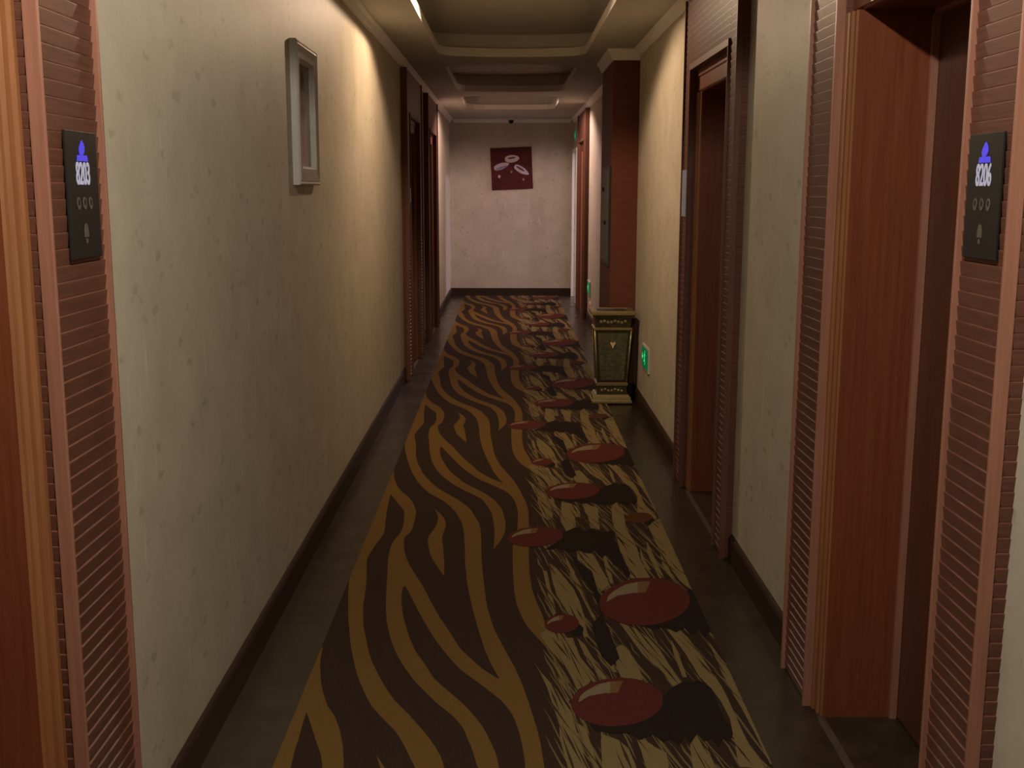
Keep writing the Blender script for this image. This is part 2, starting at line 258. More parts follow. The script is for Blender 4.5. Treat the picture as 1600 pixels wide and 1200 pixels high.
"yellow":[[[0.173,1.692],[0.206,1.585],[0.235,1.464],[0.257,1.367],[0.272,1.229],[0.279,1.1],[0.28,0.885],[0.265,0.885],[0.256,1.034],[0.228,1.091],[0.208,1.185],[0.189,1.274],[0.177,1.464]],[[0.298,1.839],[0.333,1.804],[0.362,1.793],[0.38,1.649],[0.396,1.504],[0.402,1.415],[0.361,1.33],[0.344,1.367],[0.327,1.464],[0.317,1.565],[0.293,1.692]],[[0.523,2.552],[0.562,2.575],[0.56,2.397],[0.544,2.16],[0.554,2.045],[0.563,1.886],[0.559,1.726],[0.562,1.628],[0.574,1.494],[0.494,1.484],[0.485,1.639],[0.486,1.862],[0.488,2.044],[0.495,2.333]],[[0.649,2.241],[0.682,2.261],[0.723,2.324],[0.727,2.221],[0.724,2.045],[0.727,1.887],[0.729,1.726],[0.728,1.556],[0.718,1.426],[0.724,1.34],[0.705,1.387],[0.686,1.465],[0.671,1.618],[0.663,1.771],[0.656,1.91],[0.654,2.045]],[[0.112,0.915],[0.155,0.964],[0.191,0.915],[0.218,0.733],[0.244,0.631],[0.265,0.535],[0.256,0.511],[0.217,0.465],[0.205,0.55],[0.194,0.615],[0.164,0.715],[0.132,0.822]],[[0.363,0.786],[0.392,0.822],[0.412,0.768],[0.419,0.699],[0.434,0.558],[0.428,0.535],[0.363,0.558],[0.356,0.631]],[[0.403,1.018],[0.449,0.97],[0.49,0.878],[0.513,0.795],[0.523,0.726],[0.538,0.591],[0.556,0.505],[0.559,0.437],[0.566,0.355],[0.548,0.406],[0.533,0.46],[0.515,0.519],[0.503,0.576],[0.478,0.655],[0.452,0.742]],[[0.565,0.955],[0.612,0.965],[0.629,0.878],[0.647,0.742],[0.662,0.607],[0.673,0.496],[0.677,0.414],[0.677,0.314],[0.678,0.207],[0.681,0.119],[0.694,0.041],[0.702,0.0],[0.711,-0.12],[0.683,-0.072],[0.63,-0.12],[0.627,0.0],[0.642,0.119],[0.648,0.181],[0.657,0.273],[0.652,0.385],[0.639,0.473],[0.616,0.559],[0.607,0.648],[0.598,0.751]],[[0.11,0.59],[0.153,0.465],[0.175,0.37],[0.191,0.314],[0.198,0.207],[0.205,0.118],[0.21,0.058],[0.217,0.0],[0.215,-0.072],[0.203,-0.126],[0.183,-0.131],[0.167,-0.072],[0.162,0.0],[0.149,0.143],[0.15,0.246],[0.138,0.349],[0.126,0.458]],[[0.203,0.246],[0.226,0.213],[0.235,0.118],[0.244,0.0],[0.249,-0.078],[0.235,0.0],[0.221,0.094]],[[0.267,0.181],[0.315,0.143],[0.338,0.094],[0.348,0.0],[0.348,-0.099],[0.334,-0.078],[0.311,-0.104],[0.296,0.0],[0.266,0.058]],[[0.367,0.143],[0.388,0.143],[0.409,0.112],[0.417,0.058],[0.423,0.0],[0.426,-0.104],[0.405,-0.072],[0.387,-0.099],[0.374,0.0],[0.372,0.082]],[[0.525,0.181],[0.554,0.168],[0.56,0.119],[0.551,0.0],[0.547,-0.104],[0.527,-0.072],[0.503,-0.099],[0.502,0.0],[0.512,0.1]],[[0.265,2.574],[0.321,2.54],[0.317,2.27],[0.323,2.12],[0.299,2.159],[0.267,2.111],[0.248,2.27]],[[0.391,2.552],[0.441,2.496],[0.428,2.271],[0.421,2.13],[0.403,2.17],[0.379,2.121],[0.382,2.333]],[[0.143,1.585],[0.16,1.565],[0.17,1.292],[0.179,1.116],[0.169,1.091],[0.156,1.274]],[[0.238,1.815],[0.264,1.617],[0.285,1.396],[0.312,1.117],[0.321,1.075],[0.308,1.066],[0.284,1.274],[0.258,1.504]],[[0.408,1.909],[0.417,1.759],[0.422,1.565],[0.419,1.425],[0.406,1.425],[0.401,1.565]],[[0.578,1.886],[0.578,1.704],[0.589,1.586],[0.573,1.597],[0.562,1.715]],[[0.618,1.97],[0.623,1.771],[0.629,1.494],[0.61,1.484],[0.602,1.661],[0.601,1.828]],[[0.655,1.794],[0.663,1.639],[0.672,1.485],[0.654,1.505],[0.643,1.65]],[[0.197,0.877],[0.226,0.878],[0.242,0.715],[0.276,0.59],[0.288,0.519],[0.271,0.519],[0.233,0.681]],[[0.241,0.878],[0.264,0.822],[0.294,0.648],[0.317,0.542],[0.3,0.542],[0.264,0.673]],[[0.314,0.768],[0.344,0.656],[0.355,0.59],[0.34,0.607],[0.319,0.698]],[[0.152,0.698],[0.175,0.566],[0.193,0.406],[0.186,0.384],[0.162,0.519]],[[0.566,0.878],[0.575,0.768],[0.575,0.559],[0.561,0.559],[0.559,0.733]],[[0.695,0.85],[0.719,0.632],[0.725,0.356],[0.725,0.181],[0.724,0.006],[0.715,0.006],[0.712,0.181],[0.705,0.356],[0.693,0.583]]],
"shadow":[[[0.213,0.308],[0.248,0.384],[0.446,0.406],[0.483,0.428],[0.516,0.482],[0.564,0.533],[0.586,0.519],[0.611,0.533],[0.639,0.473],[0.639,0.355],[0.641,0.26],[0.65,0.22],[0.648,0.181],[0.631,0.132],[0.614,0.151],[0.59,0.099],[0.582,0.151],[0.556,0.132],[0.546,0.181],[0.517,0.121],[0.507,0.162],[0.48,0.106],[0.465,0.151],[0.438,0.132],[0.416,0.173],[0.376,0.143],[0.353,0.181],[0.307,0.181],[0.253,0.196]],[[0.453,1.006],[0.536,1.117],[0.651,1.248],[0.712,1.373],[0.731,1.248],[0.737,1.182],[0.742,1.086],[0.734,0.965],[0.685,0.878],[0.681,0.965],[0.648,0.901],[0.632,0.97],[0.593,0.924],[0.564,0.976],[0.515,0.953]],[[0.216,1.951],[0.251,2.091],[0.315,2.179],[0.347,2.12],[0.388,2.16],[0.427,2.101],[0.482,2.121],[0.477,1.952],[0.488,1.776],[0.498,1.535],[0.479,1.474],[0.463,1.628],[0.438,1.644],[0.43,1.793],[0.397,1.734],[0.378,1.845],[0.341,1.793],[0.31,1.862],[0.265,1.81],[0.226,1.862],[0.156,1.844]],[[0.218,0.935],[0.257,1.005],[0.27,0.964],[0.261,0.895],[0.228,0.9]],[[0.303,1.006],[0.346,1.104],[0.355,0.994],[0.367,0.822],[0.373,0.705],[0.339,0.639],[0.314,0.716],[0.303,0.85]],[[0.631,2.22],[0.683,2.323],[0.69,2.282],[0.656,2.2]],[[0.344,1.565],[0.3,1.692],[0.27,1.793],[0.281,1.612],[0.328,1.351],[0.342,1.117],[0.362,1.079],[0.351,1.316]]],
"red":[[[0.476,0.399],[0.471,0.37],[0.462,0.342],[0.449,0.316],[0.432,0.292],[0.414,0.27],[0.392,0.253],[0.37,0.239],[0.346,0.229],[0.323,0.224],[0.299,0.223],[0.277,0.227],[0.256,0.235],[0.237,0.248],[0.221,0.265],[0.208,0.285],[0.199,0.308],[0.193,0.334],[0.192,0.361],[0.195,0.39],[0.202,0.419],[0.213,0.447],[0.229,0.473],[0.248,0.497],[0.269,0.518],[0.293,0.534],[0.319,0.545],[0.345,0.552],[0.371,0.552],[0.395,0.548],[0.418,0.538],[0.437,0.523],[0.454,0.504],[0.466,0.481],[0.474,0.455],[0.477,0.428]],[[0.695,1.253],[0.687,1.21],[0.673,1.168],[0.655,1.128],[0.634,1.092],[0.609,1.061],[0.582,1.034],[0.554,1.014],[0.525,0.999],[0.496,0.991],[0.467,0.99],[0.44,0.996],[0.415,1.008],[0.393,1.027],[0.374,1.051],[0.36,1.081],[0.349,1.116],[0.344,1.154],[0.344,1.196],[0.349,1.239],[0.359,1.282],[0.375,1.325],[0.395,1.365],[0.42,1.401],[0.448,1.432],[0.479,1.457],[0.511,1.475],[0.544,1.485],[0.576,1.486],[0.606,1.479],[0.633,1.464],[0.656,1.441],[0.675,1.412],[0.688,1.377],[0.696,1.338],[0.698,1.296]],[[0.256,1.015],[0.255,0.999],[0.251,0.984],[0.246,0.969],[0.239,0.956],[0.231,0.944],[0.222,0.934],[0.212,0.926],[0.202,0.92],[0.191,0.917],[0.181,0.917],[0.17,0.919],[0.161,0.924],[0.152,0.932],[0.145,0.941],[0.139,0.953],[0.134,0.966],[0.132,0.98],[0.131,0.996],[0.132,1.011],[0.135,1.027],[0.14,1.042],[0.146,1.056],[0.154,1.069],[0.163,1.08],[0.174,1.088],[0.184,1.094],[0.196,1.097],[0.207,1.098],[0.217,1.095],[0.227,1.09],[0.236,1.082],[0.243,1.072],[0.249,1.06],[0.254,1.046],[0.256,1.031]],[[0.249,2.054],[0.247,2.029],[0.24,2.003],[0.23,1.979],[0.217,1.956],[0.201,1.936],[0.183,1.918],[0.163,1.905],[0.142,1.894],[0.121,1.888],[0.099,1.886],[0.079,1.888],[0.059,1.895],[0.041,1.905],[0.026,1.919],[0.013,1.937],[0.003,1.957],[-0.003,1.98],[-0.005,2.004],[-0.004,2.03],[0.002,2.055],[0.011,2.08],[0.023,2.104],[0.039,2.126],[0.057,2.145],[0.078,2.16],[0.1,2.171],[0.122,2.178],[0.145,2.181],[0.167,2.178],[0.188,2.171],[0.206,2.16],[0.222,2.144],[0.234,2.125],[0.243,2.103],[0.248,2.08]],[[0.689,2.342],[0.686,2.327],[0.682,2.312],[0.675,2.298],[0.667,2.285],[0.658,2.273],[0.648,2.263],[0.637,2.255],[0.626,2.249],[0.615,2.246],[0.604,2.245],[0.593,2.246],[0.584,2.25],[0.575,2.256],[0.568,2.265],[0.563,2.275],[0.559,2.287],[0.557,2.301],[0.558,2.315],[0.56,2.33],[0.564,2.345],[0.57,2.359],[0.578,2.372],[0.587,2.385],[0.597,2.395],[0.608,2.404],[0.619,2.41],[0.631,2.414],[0.643,2.415],[0.653,2.413],[0.663,2.409],[0.672,2.402],[0.679,2.393],[0.684,2.383],[0.688,2.37],[0.689,2.356]]],
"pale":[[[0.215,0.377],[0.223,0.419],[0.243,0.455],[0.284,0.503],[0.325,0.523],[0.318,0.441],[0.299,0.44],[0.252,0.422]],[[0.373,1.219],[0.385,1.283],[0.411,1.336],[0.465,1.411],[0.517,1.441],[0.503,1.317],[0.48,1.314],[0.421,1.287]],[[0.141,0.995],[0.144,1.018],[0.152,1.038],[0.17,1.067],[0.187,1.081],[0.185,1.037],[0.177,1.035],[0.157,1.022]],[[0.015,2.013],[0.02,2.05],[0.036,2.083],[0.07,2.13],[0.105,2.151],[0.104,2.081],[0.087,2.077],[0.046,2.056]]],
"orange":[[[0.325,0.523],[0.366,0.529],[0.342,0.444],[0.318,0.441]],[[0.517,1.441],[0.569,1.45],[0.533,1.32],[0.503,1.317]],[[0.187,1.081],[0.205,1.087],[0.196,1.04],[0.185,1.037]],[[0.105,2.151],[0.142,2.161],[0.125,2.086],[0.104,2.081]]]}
# ================================================================== SHELL
FB = MB(); FB.box(-1.3, 1.4, YB, YE + .1, -.12, 0); tag(FB.build('floor', MAT['floor']), 'polished dark brown stone floor on both sides of the carpet runner', 'floor', kind='structure')

EX0, EX1 = 15.47, 16.41           # open passage to the side hall
# door portals: side, outer near y, outer far y
DOORS = [(-1, .50, 2.265, 0), (1, 2.03, 3.47, 0), (1, 4.57, 5.93, 0), (-1, 9.05, 10.60, 0), (-1, 11.42, 12.95, 0), (1, 13.42, 14.95, 0)]
def opening(dr):
    s, y0, y1, _ = dr
    if dr is DOORS[0]: return (y0 + .55, 1.905)
    if dr is DOORS[1]: return (2.335, 3.12)
    if dr is DOORS[2]: return (4.83, 5.66)
    w = (y1 - y0 - .83) / 2
    return (y0 + w, y1 - w)

def wall(side, W, name, label):
    b = MB(); s = side
    T = .34
    def bx(y0, y1, z0, z1):
        b.box(*(sorted((s*W, s*(W+T)))), y0, y1, z0, z1)
    y = YB
    for dr in DOORS:
        if dr[0] != s: continue
        a, c = opening(dr); a -= .07; c += .07
        bx(y, a, 0, ZT + .05); bx(a, c, 2.13, ZT + .05); y = c
    if s == 1:
        bx(y, EX0, 0, ZT + .05); bx(EX0, EX1, 2.06, ZT + .05); y = EX1
    bx(y, YE, 0, ZT + .05)
    return tag(b.build(name, MAT['paper']), label, 'wall', kind='structure')
wall(-1, WL, 'wall_left', 'left corridor wall in speckled beige wallpaper')
wall(1, WR, 'wall_right', 'right corridor wall in speckled beige wallpaper')
b = MB(); b.box(-1.3, 1.4, YE, YE + .15, 0, ZT + .05); tag(b.build('wall_end', MAT['paper']), 'plain beige end wall closing the corridor, with the red picture', 'wall', kind='structure')
b = MB(); b.box(-1.3, 1.4, YB - .15, YB, 0, ZT + .05); tag(b.build('wall_back', MAT['paper']), 'corridor wall behind the viewer', 'wall', kind='structure')

# ceiling with sunk trays: (near y, far y)
TRAYS = [(-2.3, 1.9), (3.0, 8.87), (9.35, 11.98), (12.45, 14.62)]
X0, X1 = -.525, .575
cb = MB()
def rimx(n=28): return [X0 + (X1-X0)*i/n for i in range(n+1)]
def bow(x, k):
    u = abs((x - (X0+X1)/2) / ((X1-X0)/2)); c = max(0, (u-.86)/.14)
    return k*(.13*u*u + .13*c*c)
ys = YB
XL_, XR_ = -WL - .0, WR + .0
for (a, c) in TRAYS:
    xs = rimx()
    cb.face([(XL_, ys, ZS), (X0, ys, ZS), (X0, c, ZS), (XL_, c, ZS)])
    cb.face([(X1, ys, ZS), (XR_, ys, ZS), (XR_, c, ZS), (X1, c, ZS)])
    near = [a + bow(x, 1) for x in xs]; far = [c - bow(x, 1) for x in xs]
    for i in range(len(xs)-1):
        cb.face([(xs[i], ys, ZS), (xs[i+1], ys, ZS), (xs[i+1], near[i+1], ZS), (xs[i], near[i], ZS)])
        cb.face([(xs[i], far[i], ZS), (xs[i+1], far[i+1], ZS), (xs[i+1], c, ZS), (xs[i], c, ZS)])
    loop = [(xs[i], near[i]) for i in range(len(xs))] + [(xs[i], far[i]) for i in range(len(xs)-1, -1, -1)]
    mx, my = (X0+X1)/2, (a+c)/2
    def off(p, e): return (p[0] + e*max(-1, min(1, (p[0]-mx)/((X1-X0)/2))), p[1] + e*max(-1, min(1, (p[1]-my)/((c-a)/2))))
    prof = [(0, ZS), (0, ZS+.062), (.012, ZS+.07), (.03, ZS+.07), (.035, ZS+.076), (.07, ZT-.03), (.085, ZT)]
    rings = [[(*off(p, e), z) for p in loop] for e, z in prof]
    cb.rings(rings[:3], 1, caps=False); cb.rings(rings[2:], 1, caps=False)
    cb.face([(*off(p, .085), ZT) for p in loop], 0)
    ys = c
cb.face([(XL_, ys, ZS), (XR_, ys, ZS), (XR_, YE, ZS), (XL_, YE, ZS)])
ceil = cb.build('ceiling', [MAT['paint'], MAT['cornice']], fixn=False)
tag(ceil, 'beige plaster ceiling with a row of sunk trays', 'ceiling', kind='structure')
b = MB(); b.box(-1.3, 1.4, YB - .15, YE + .15, ZT + .05, ZT + .15)
sl = b.build('ceiling_slab', MAT['paint'], ceil)

# crown mouldings
CP = [(0, ZS-.055), (.010, ZS-.055), (.014, ZS-.047), (.022, ZS-.040), (.034, ZS-.020), (.046, ZS-.010), (.052, ZS-.004), (.052, ZS), (0, ZS)]
def crown(side, W, name, label, y0=YB, y1=YE):
    b = MB()
    b.rings([[(side*(W-d), y, z) for d, z in CP] for y in (y0, y1)])
    return tag(b.build(name, MAT['cornice']), label, 'cornice', kind='structure')
crown(-1, WL, 'trim_1', 'plaster cornice along the top of the left wall')
crown(1, WR, 'trim_2', 'plaster cornice along the top of the right wall')
b = MB(); b.rings([[(x, YE-d, z) for d, z in CP] for x in (-WL+.052, WR-.052)])
tag(b.build('trim_3', MAT['cornice']), 'plaster cornice along the top of the end wall', 'cornice', kind='structure')

# baseboards
def baseboard(side, W, name, label, extra=()):
    b = MB(); s = side; segs = []; y = YB
    for dr in DOORS:
        if dr[0] != s: continue
        segs.append((y, dr[1]-.006)); y = dr[2]+.006
    if s == 1: segs += [(y, EX0-.05), (EX1+.05, YE)]
    else: segs.append((y, YE))
    if s == 1:
        out = []
        for a, c in segs:
            if a < 8.36 < c: out += [(a, 8.36), (9.31, c)]
            else: out.append((a, c))
        segs = out
    for a, c in segs:
        b.rings([[(s*(W-d), y_, z) for d, z in ((0,0),(.016,0),(.016,.095),(.010,.106),(.004,.112),(0,.112))] for y_ in (a, c)])
    return tag(b.build(name, MAT['base']), label, 'baseboard', kind='structure')
baseboard(-1, WL, 'baseboard_left', 'dark brown baseboard along the left wall')
baseboard(1, WR, 'baseboard_right', 'dark brown baseboard along the right wall')
b = MB(); b.box(-WL+.016, WR-.016, YE-.016, YE, 0, .112)
tag(b.build('baseboard_end', MAT['base']), 'dark brown baseboard under the end wall', 'baseboard', kind='structure', )

# open passage in the right wall at the far end and the lit side hall behind it
root = empty('door_7', (WR, (EX0+EX1)/2, 0)); tag(root, 'white framed open passage in the right wall beside the end wall', 'doorway', kind='structure')
for y0, y1, z0, z1 in ((EX0-.05, EX0, 0, 2.11), (EX1, EX1+.05, 0, 2.11), (EX0, EX1, 2.06, 2.11)):
    b = MB(); b.box(WR-.035, WR+.0, y0, y1, z0, z1); b.build('door_frame', MAT['cornice'], root, bevel=.003)
b = MB(); b.box(5.6, 5.7, 14.9, 16.63, 0, 2.6); b.box(1.29, 5.7, 14.8, 14.9, 0, 2.6); b.box(1.4, 5.7, 16.53, 16.63, 0, 2.6)
tag(b.build('wall_side_hall', MAT['cornice']), 'plain pale walls of the side hall beyond the open passage', 'wall', kind='structure')
b = MB(); b.box(1.4, 5.7, 14.8, 16.63, -.12, 0); tag(b.build('floor_side_hall', MAT['floor']), 'dark stone floor of the side hall beyond the open passage', 'floor', kind='structure')
b = MB(); b.box(1.29, 5.7, 14.8, 16.63, 2.6, 2.7); tag(b.build('ceiling_side_hall', MAT['paint']), 'plain ceiling of the side hall beyond the open passage', 'ceiling', kind='structure')

# pillar on the right wall
pb = MB(); PX, PY0, PY1 = .757, 8.36, 9.31
pb.box(PX, WR, PY0, PY1, 0, ZS-.075)
pil = tag(pb.build('pillar', MAT['pillar'], bevel=.003), 'square reddish brown wooden pillar standing out from the right wall behind the trash bin', 'pillar', kind='structure')
b = MB()
def prect(e, z): return [(WR, PY0-e, z), (PX-e, PY0-e, z), (PX-e, PY1+e, z), (WR, PY1+e, z)]
b.rings([prect(.002, ZS-.078), prect(.010, ZS-.074), prect(.030, ZS-.030), prect(.045, ZS-.008), prect(.045, ZS)])
b.build('pillar_cornice', MAT['cornice'], pil)
b = MB(); b.box(PX-.012, PX, PY0-.0, PY1, 0, .10); b.box(PX, WR, PY0-.012, PY0, 0, .10); b.build('plinth', MAT['base'], pil)

# ================================================================== DOORS
def ribprofile(z0, z1, d0, pitch=.030):
    pts = []; n = max(1, round((z1-z0)/pitch)); p = (z1-z0)/n
    for i in range(n):
        z = z0 + i*p
        pts += [(d0-.0042, z), (d0-.0034, z+.04*p), (d0-.0002, z+.88*p), (d0-.0002, z+.95*p)]
    pts.append((d0-.0042, z1)); return pts

def ribbed(P, d0, y0, y1, z0, z1, b, back=0.0):
    pts = ribprofile(z0, z1, d0)
    for i in range(len(pts)-1):
        (da, za), (db, zb) = pts[i], pts[i+1]
        b.face([P(da, y0, za), P(da, y1, za), P(db, y1, zb), P(db, y0, zb)])
        b.face([P(back, y0, za), P(da, y0, za), P(db, y0, zb), P(back, y0, zb)])
        b.face([P(back, y1, za), P(da, y1, za), P(db, y1, zb), P(back, y1, zb)])
    for z, d in ((z0, pts[0][0]), (z1, pts[-1][0])):
        b.face([P(back, y0, z), P(back, y1, z), P(d, y1, z), P(d, y0, z)])

def ribside(P, y, sg, d0, d1, z0, z1, b, inset=.006):
    """ribs wrapping round the side of a post; sg -1 faces the viewer"""
    pts = ribprofile(z0, z1, 0)
    for i in range(len(pts)-1):
        (da, za), (db, zb) = pts[i], pts[i+1]
        ya_, yb_ = y + sg*da, y + sg*db; yi = y - sg*inset
        b.face([P(d0, ya_, za), P(d1, ya_, za), P(d1, yb_, zb), P(d0, yb_, zb)])
        b.face([P(d1, ya_, za), P(d1, yi, za), P(d1, yi, zb), P(d1, yb_, zb)])

def make_door(idx, dr, label):
    s, ya, yb, _ = dr; W = WL if s < 0 else WR
    P = lambda d, y, z: (s*(W-d), y, z)
    o0, o1 = opening(dr); root = empty('door_%d' % idx, (s*W, (ya+yb)/2, 0))
    tag(root, label, 'door', kind='structure')
    co = .014 if idx == 2 else 0
    CS = .07                                    # casing step
    i0, i1 = o0 - CS, o1 + CS                   # inner edge of the ribbed posts
    zt = 2.025; zb = 2.13; H = ZS - .056; BW = .009
    def bx(b, d0, d1, y0, y1, z0, z1): b.box(d0, d1, y0, y1, z0, z1, 0, P)
    def posts(y0, y1):
        b = MB()
        ribbed(P, .026, y0+.006, y1-.006, 0.004, H, b)
        ribside(P, y0+.0005, -1, 0, .027, .004, H, b); ribside(P, y1-.0005, 1, 0, .027, .004, H, b)
        ribbed(P, .043, y0+.008, y1-.008, 0.004, H, b, .02)
        b.build('ribbed_panel', MAT['rib'], root, fixn=True)
    posts(ya, i0); posts(i1, yb)
    b = MB(); ribbed(P, .043, i0-.008, i1+.008, zb+.004, H, b); b.build('ribbed_panel', MAT['rib'], root)
    # raised smooth borders
    for y0, y1, z0, z1 in ((ya-.0005, ya+BW, 0, H), (yb-BW, yb+.0005, 0, H), (i0-BW, i0+.0005, 0, zb), (i1-.0005, i1+BW, 0, zb)):
        b = MB(); bx(b, .0265, .053, y0, y1, z0, z1); b.build('border_strip', MAT['border' if idx < 3 else 'bordershade'], root, bevel=.0015)
    b = MB(); bx(b, .0, .053, i0-.006-BW, i1+.006+BW, zb, zb+.03); b.build('border_strip', MAT['border' if idx < 3 else 'bordershade'], root, bevel=.0015)
    # stepped casing between posts and opening
    def steps(sign, ye, yo):
        # profile (d, y) from the border edge to the reveal; extruded up
        q = [(.014, ye+.003*sign), (.014, ye+.016*sign), (.011, ye+.020*sign), (.007, ye+.022*sign), (.007, ye+.040*sign), (.010, ye+.044*sign), (.010, ye+.050*sign), (.003, ye+.056*sign), (.003, yo-.004*sign), (-.002, yo), (-.02, yo+.0004*sign), (-.02, ye)]
        q = [(d + (co if d > -.019 else 0), y) for d, y in q]
        b = MB(); b.rings([[P(d, y, z) for d, y in q] for z in (0, zt)]); return b
    steps(1, i0-.004, o0-.001).build('casing', MAT['jamb'], root)
    steps(-1, i1+.004, o1+.001).build('casing', MAT['jamb'], root)
    for y0, y1 in ((i0+.03, o0), (o1, i1-.03)):
        b = MB(); bx(b, -.235, -.002 + co, y0, y1, 0, zt); b.build('door_jamb', MAT['reveal'], root)
    q = [(.014, zb+.001), (.014, zb-.03), (.008, zb-.036), (.008, zt+.008), (.0, zt), (-.235, zt), (-.235, zb)]
    b = MB(); b.rings([[P(d, y, z) for d, z in q] for y in (i0-.004, i1+.004)]); b.build('door_head', MAT['reveal'], root)
    # door stop, leaf, threshold
    b = MB()
    bx(b, -.205, -.185, o0, o0+.012, 0, zt); bx(b, -.205, -.185, o1-.012, o1, 0, zt); bx(b, -.205, -.185, o0, o1, zt-.012, zt)
    b.build('door_stop', MAT['border'], root)
    lf = MB(); bx(lf, -.25, -.206, o0+.003, o1-.003, .006, zt-.003)
    leaf = lf.build('door_leaf', MAT['leaf'], root, bevel=.002)
    b = MB(); yh = o0+.07 if s > 0 else o1-.07; sg = 1 if s > 0 else -1
    if idx >= 3:
        yh = o0 + .07; sg = 1
    if idx in (1, 2): yh = (o0+.07); sg = 1
    bx(b, -.207, -.196, yh-.03, yh+.03, .93, 1.13)
    b.tube(P(-.196, yh, 1.06), P(-.155, yh, 1.06), .009)
    b.tube(P(-.158, yh, 1.06), P(-.158, yh+sg*.12, 1.06), .008)
    b.build('door_handle', MAT['metal'], leaf)
    b = MB(); bx(b, .008, .028, o0-.0, o1+.0, .0, .004); b.build('threshold_strip', MAT['threshold'], root)
    return root
MAT['threshold'] = plain('worn_threshold_metal', (.16,.12,.09), .4, .6, .1)
DL = ['orange wood jamb and ribbed dark post at the near left edge, beside plate 8203',
      'near right hotel doorway with deep orange wood reveal and ribbed dark posts, beside plate 8206',
      'second hotel doorway on the right, between the trash bin and the near right doorway',
      'nearer of the two dark doorways far along the left wall',
      'farther of the two dark doorways along the left wall, nearest the end wall',
      'far right doorway beyond the pillar with a lit reddish header']
for i, dr in enumerate(DOORS): make_door(i+1, dr, DL[i])

# ================================================================== CARPET
def clip(poly, xa, xb, ya, yb):
    for ax, v, sg in ((0, xa, 1), (0, xb, -1), (1, ya, 1), (1, yb, -1)):
        out = []
        for i in range(len(poly)):
            p, q = poly[i-1], poly[i]
            ip, iq = (p[ax]-v)*sg >= 0, (q[ax]-v)*sg >= 0
            if ip != iq:
                t = (v-p[ax])/(q[ax]-p[ax]); out.append((p[0]+(q[0]-p[0])*t, p[1]+(q[1]-p[1])*t))
            if iq: out.append(q)
        poly = out
        if len(poly) < 3: return []
    o = [poly[0]]
    for p in poly[1:]:
        if abs(p[0]-o[-1][0])+abs(p[1]-o[-1][1]) > 4e-4: o.append(p)
    if abs(o[0][0]-o[-1][0])+abs(o[0][1]-o[-1][1]) < 4e-4: o.pop()
    return o if len(o) > 2 else []

CX0, CX1, CY0, CY1, CZ, PER = -.637, .720, -2.9, 16.46, .007, 2.425
random.seed(7)
thin = []
for i in range(290):
    x = random.uniform(.13, .72); y = random.uniform(0, PER); ln = random.uniform(.14, .44); w = random.uniform(.0016, .0052)
    sl = -random.uniform(.13, .27); wob = random.uniform(-.004, .004); n = 7; l = []; r = []
    for k in range(n):
        t = k/(n-1); ww = w*(sin(pi*min(1, max(.001, t)))**.7)
        cx = x + sl*ln*(t-.5) + wob*sin(3*t*pi); cy = y + ln*(t-.5)
        l.append((cx-ww, cy)); r.append((cx+ww, cy))
    thin.append(l + r[::-1])
streak = []                                     # darker streaks combed through the broad yellow strokes
for i in range(230):
    x = random.uniform(.13, .72); y = random.uniform(0, PER); ln = random.uniform(.10, .34); w = random.uniform(.0012, .0048)
    sl = -random.uniform(.10, .30)
    streak.append([(x - sl*ln*.5, y - ln*.5), (x + w, y), (x + sl*ln*.5, y + ln*.5), (x - w, y)])
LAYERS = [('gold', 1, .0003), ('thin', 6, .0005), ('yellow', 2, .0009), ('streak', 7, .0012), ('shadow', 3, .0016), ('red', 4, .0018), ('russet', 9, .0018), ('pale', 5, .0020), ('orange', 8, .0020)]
CARPET['russet'] = [CARPET['red'].pop()]; CARPET['thin'] = thin; CARPET['streak'] = streak
cm = MB()
cm.box(CX0, CX1, CY0, CY1, .0005, CZ)
from mathutils.geometry import tessellate_polygon
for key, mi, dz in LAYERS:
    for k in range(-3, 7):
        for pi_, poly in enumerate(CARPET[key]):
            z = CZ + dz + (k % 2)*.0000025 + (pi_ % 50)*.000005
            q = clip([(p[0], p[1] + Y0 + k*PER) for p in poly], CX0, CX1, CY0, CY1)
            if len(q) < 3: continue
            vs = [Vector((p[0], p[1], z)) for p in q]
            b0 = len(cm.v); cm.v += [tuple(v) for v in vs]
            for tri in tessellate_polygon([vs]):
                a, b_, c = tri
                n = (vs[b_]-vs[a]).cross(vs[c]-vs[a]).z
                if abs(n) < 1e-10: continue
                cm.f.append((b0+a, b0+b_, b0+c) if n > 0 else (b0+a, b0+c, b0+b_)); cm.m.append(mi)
PC = [pile('carpet_dark_brown', (.042,.026,.018)), pile('carpet_gold', (.165,.093,.028)), pile('carpet_straw', (.205,.150,.066)),
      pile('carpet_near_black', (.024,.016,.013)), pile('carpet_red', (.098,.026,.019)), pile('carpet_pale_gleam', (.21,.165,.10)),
      pile('carpet_straw_thin', (.165,.12,.055)), pile('carpet_umber', (.058,.034,.017)), pile('carpet_tan', (.165,.095,.04)), pile('carpet_russet', (.085,.034,.016))]
carpet = cm.build('carpet_runner', PC, fixn=False)
tag(carpet, 'long dark brown carpet runner with gold zebra stripes and red ovals down the corridor', 'carpet')

# ================================================================== SMALL THINGS
def text_mesh(body, size, depth=.0006):
    cu = bpy.data.curves.new('t', 'FONT'); cu.body = body; cu.size = size; cu.extrude = depth; cu.offset = .0006
    cu.align_x = 'CENTER'; cu.align_y = 'CENTER'
    o = bpy.data.objects.new('t', cu); COL.objects.link(o)
    dg = bpy.context.evaluated_depsgraph_get(); me = bpy.data.meshes.new_from_object(o.evaluated_get(dg))
    bpy.data.objects.remove(o); bpy.data.curves.remove(cu)
    return me

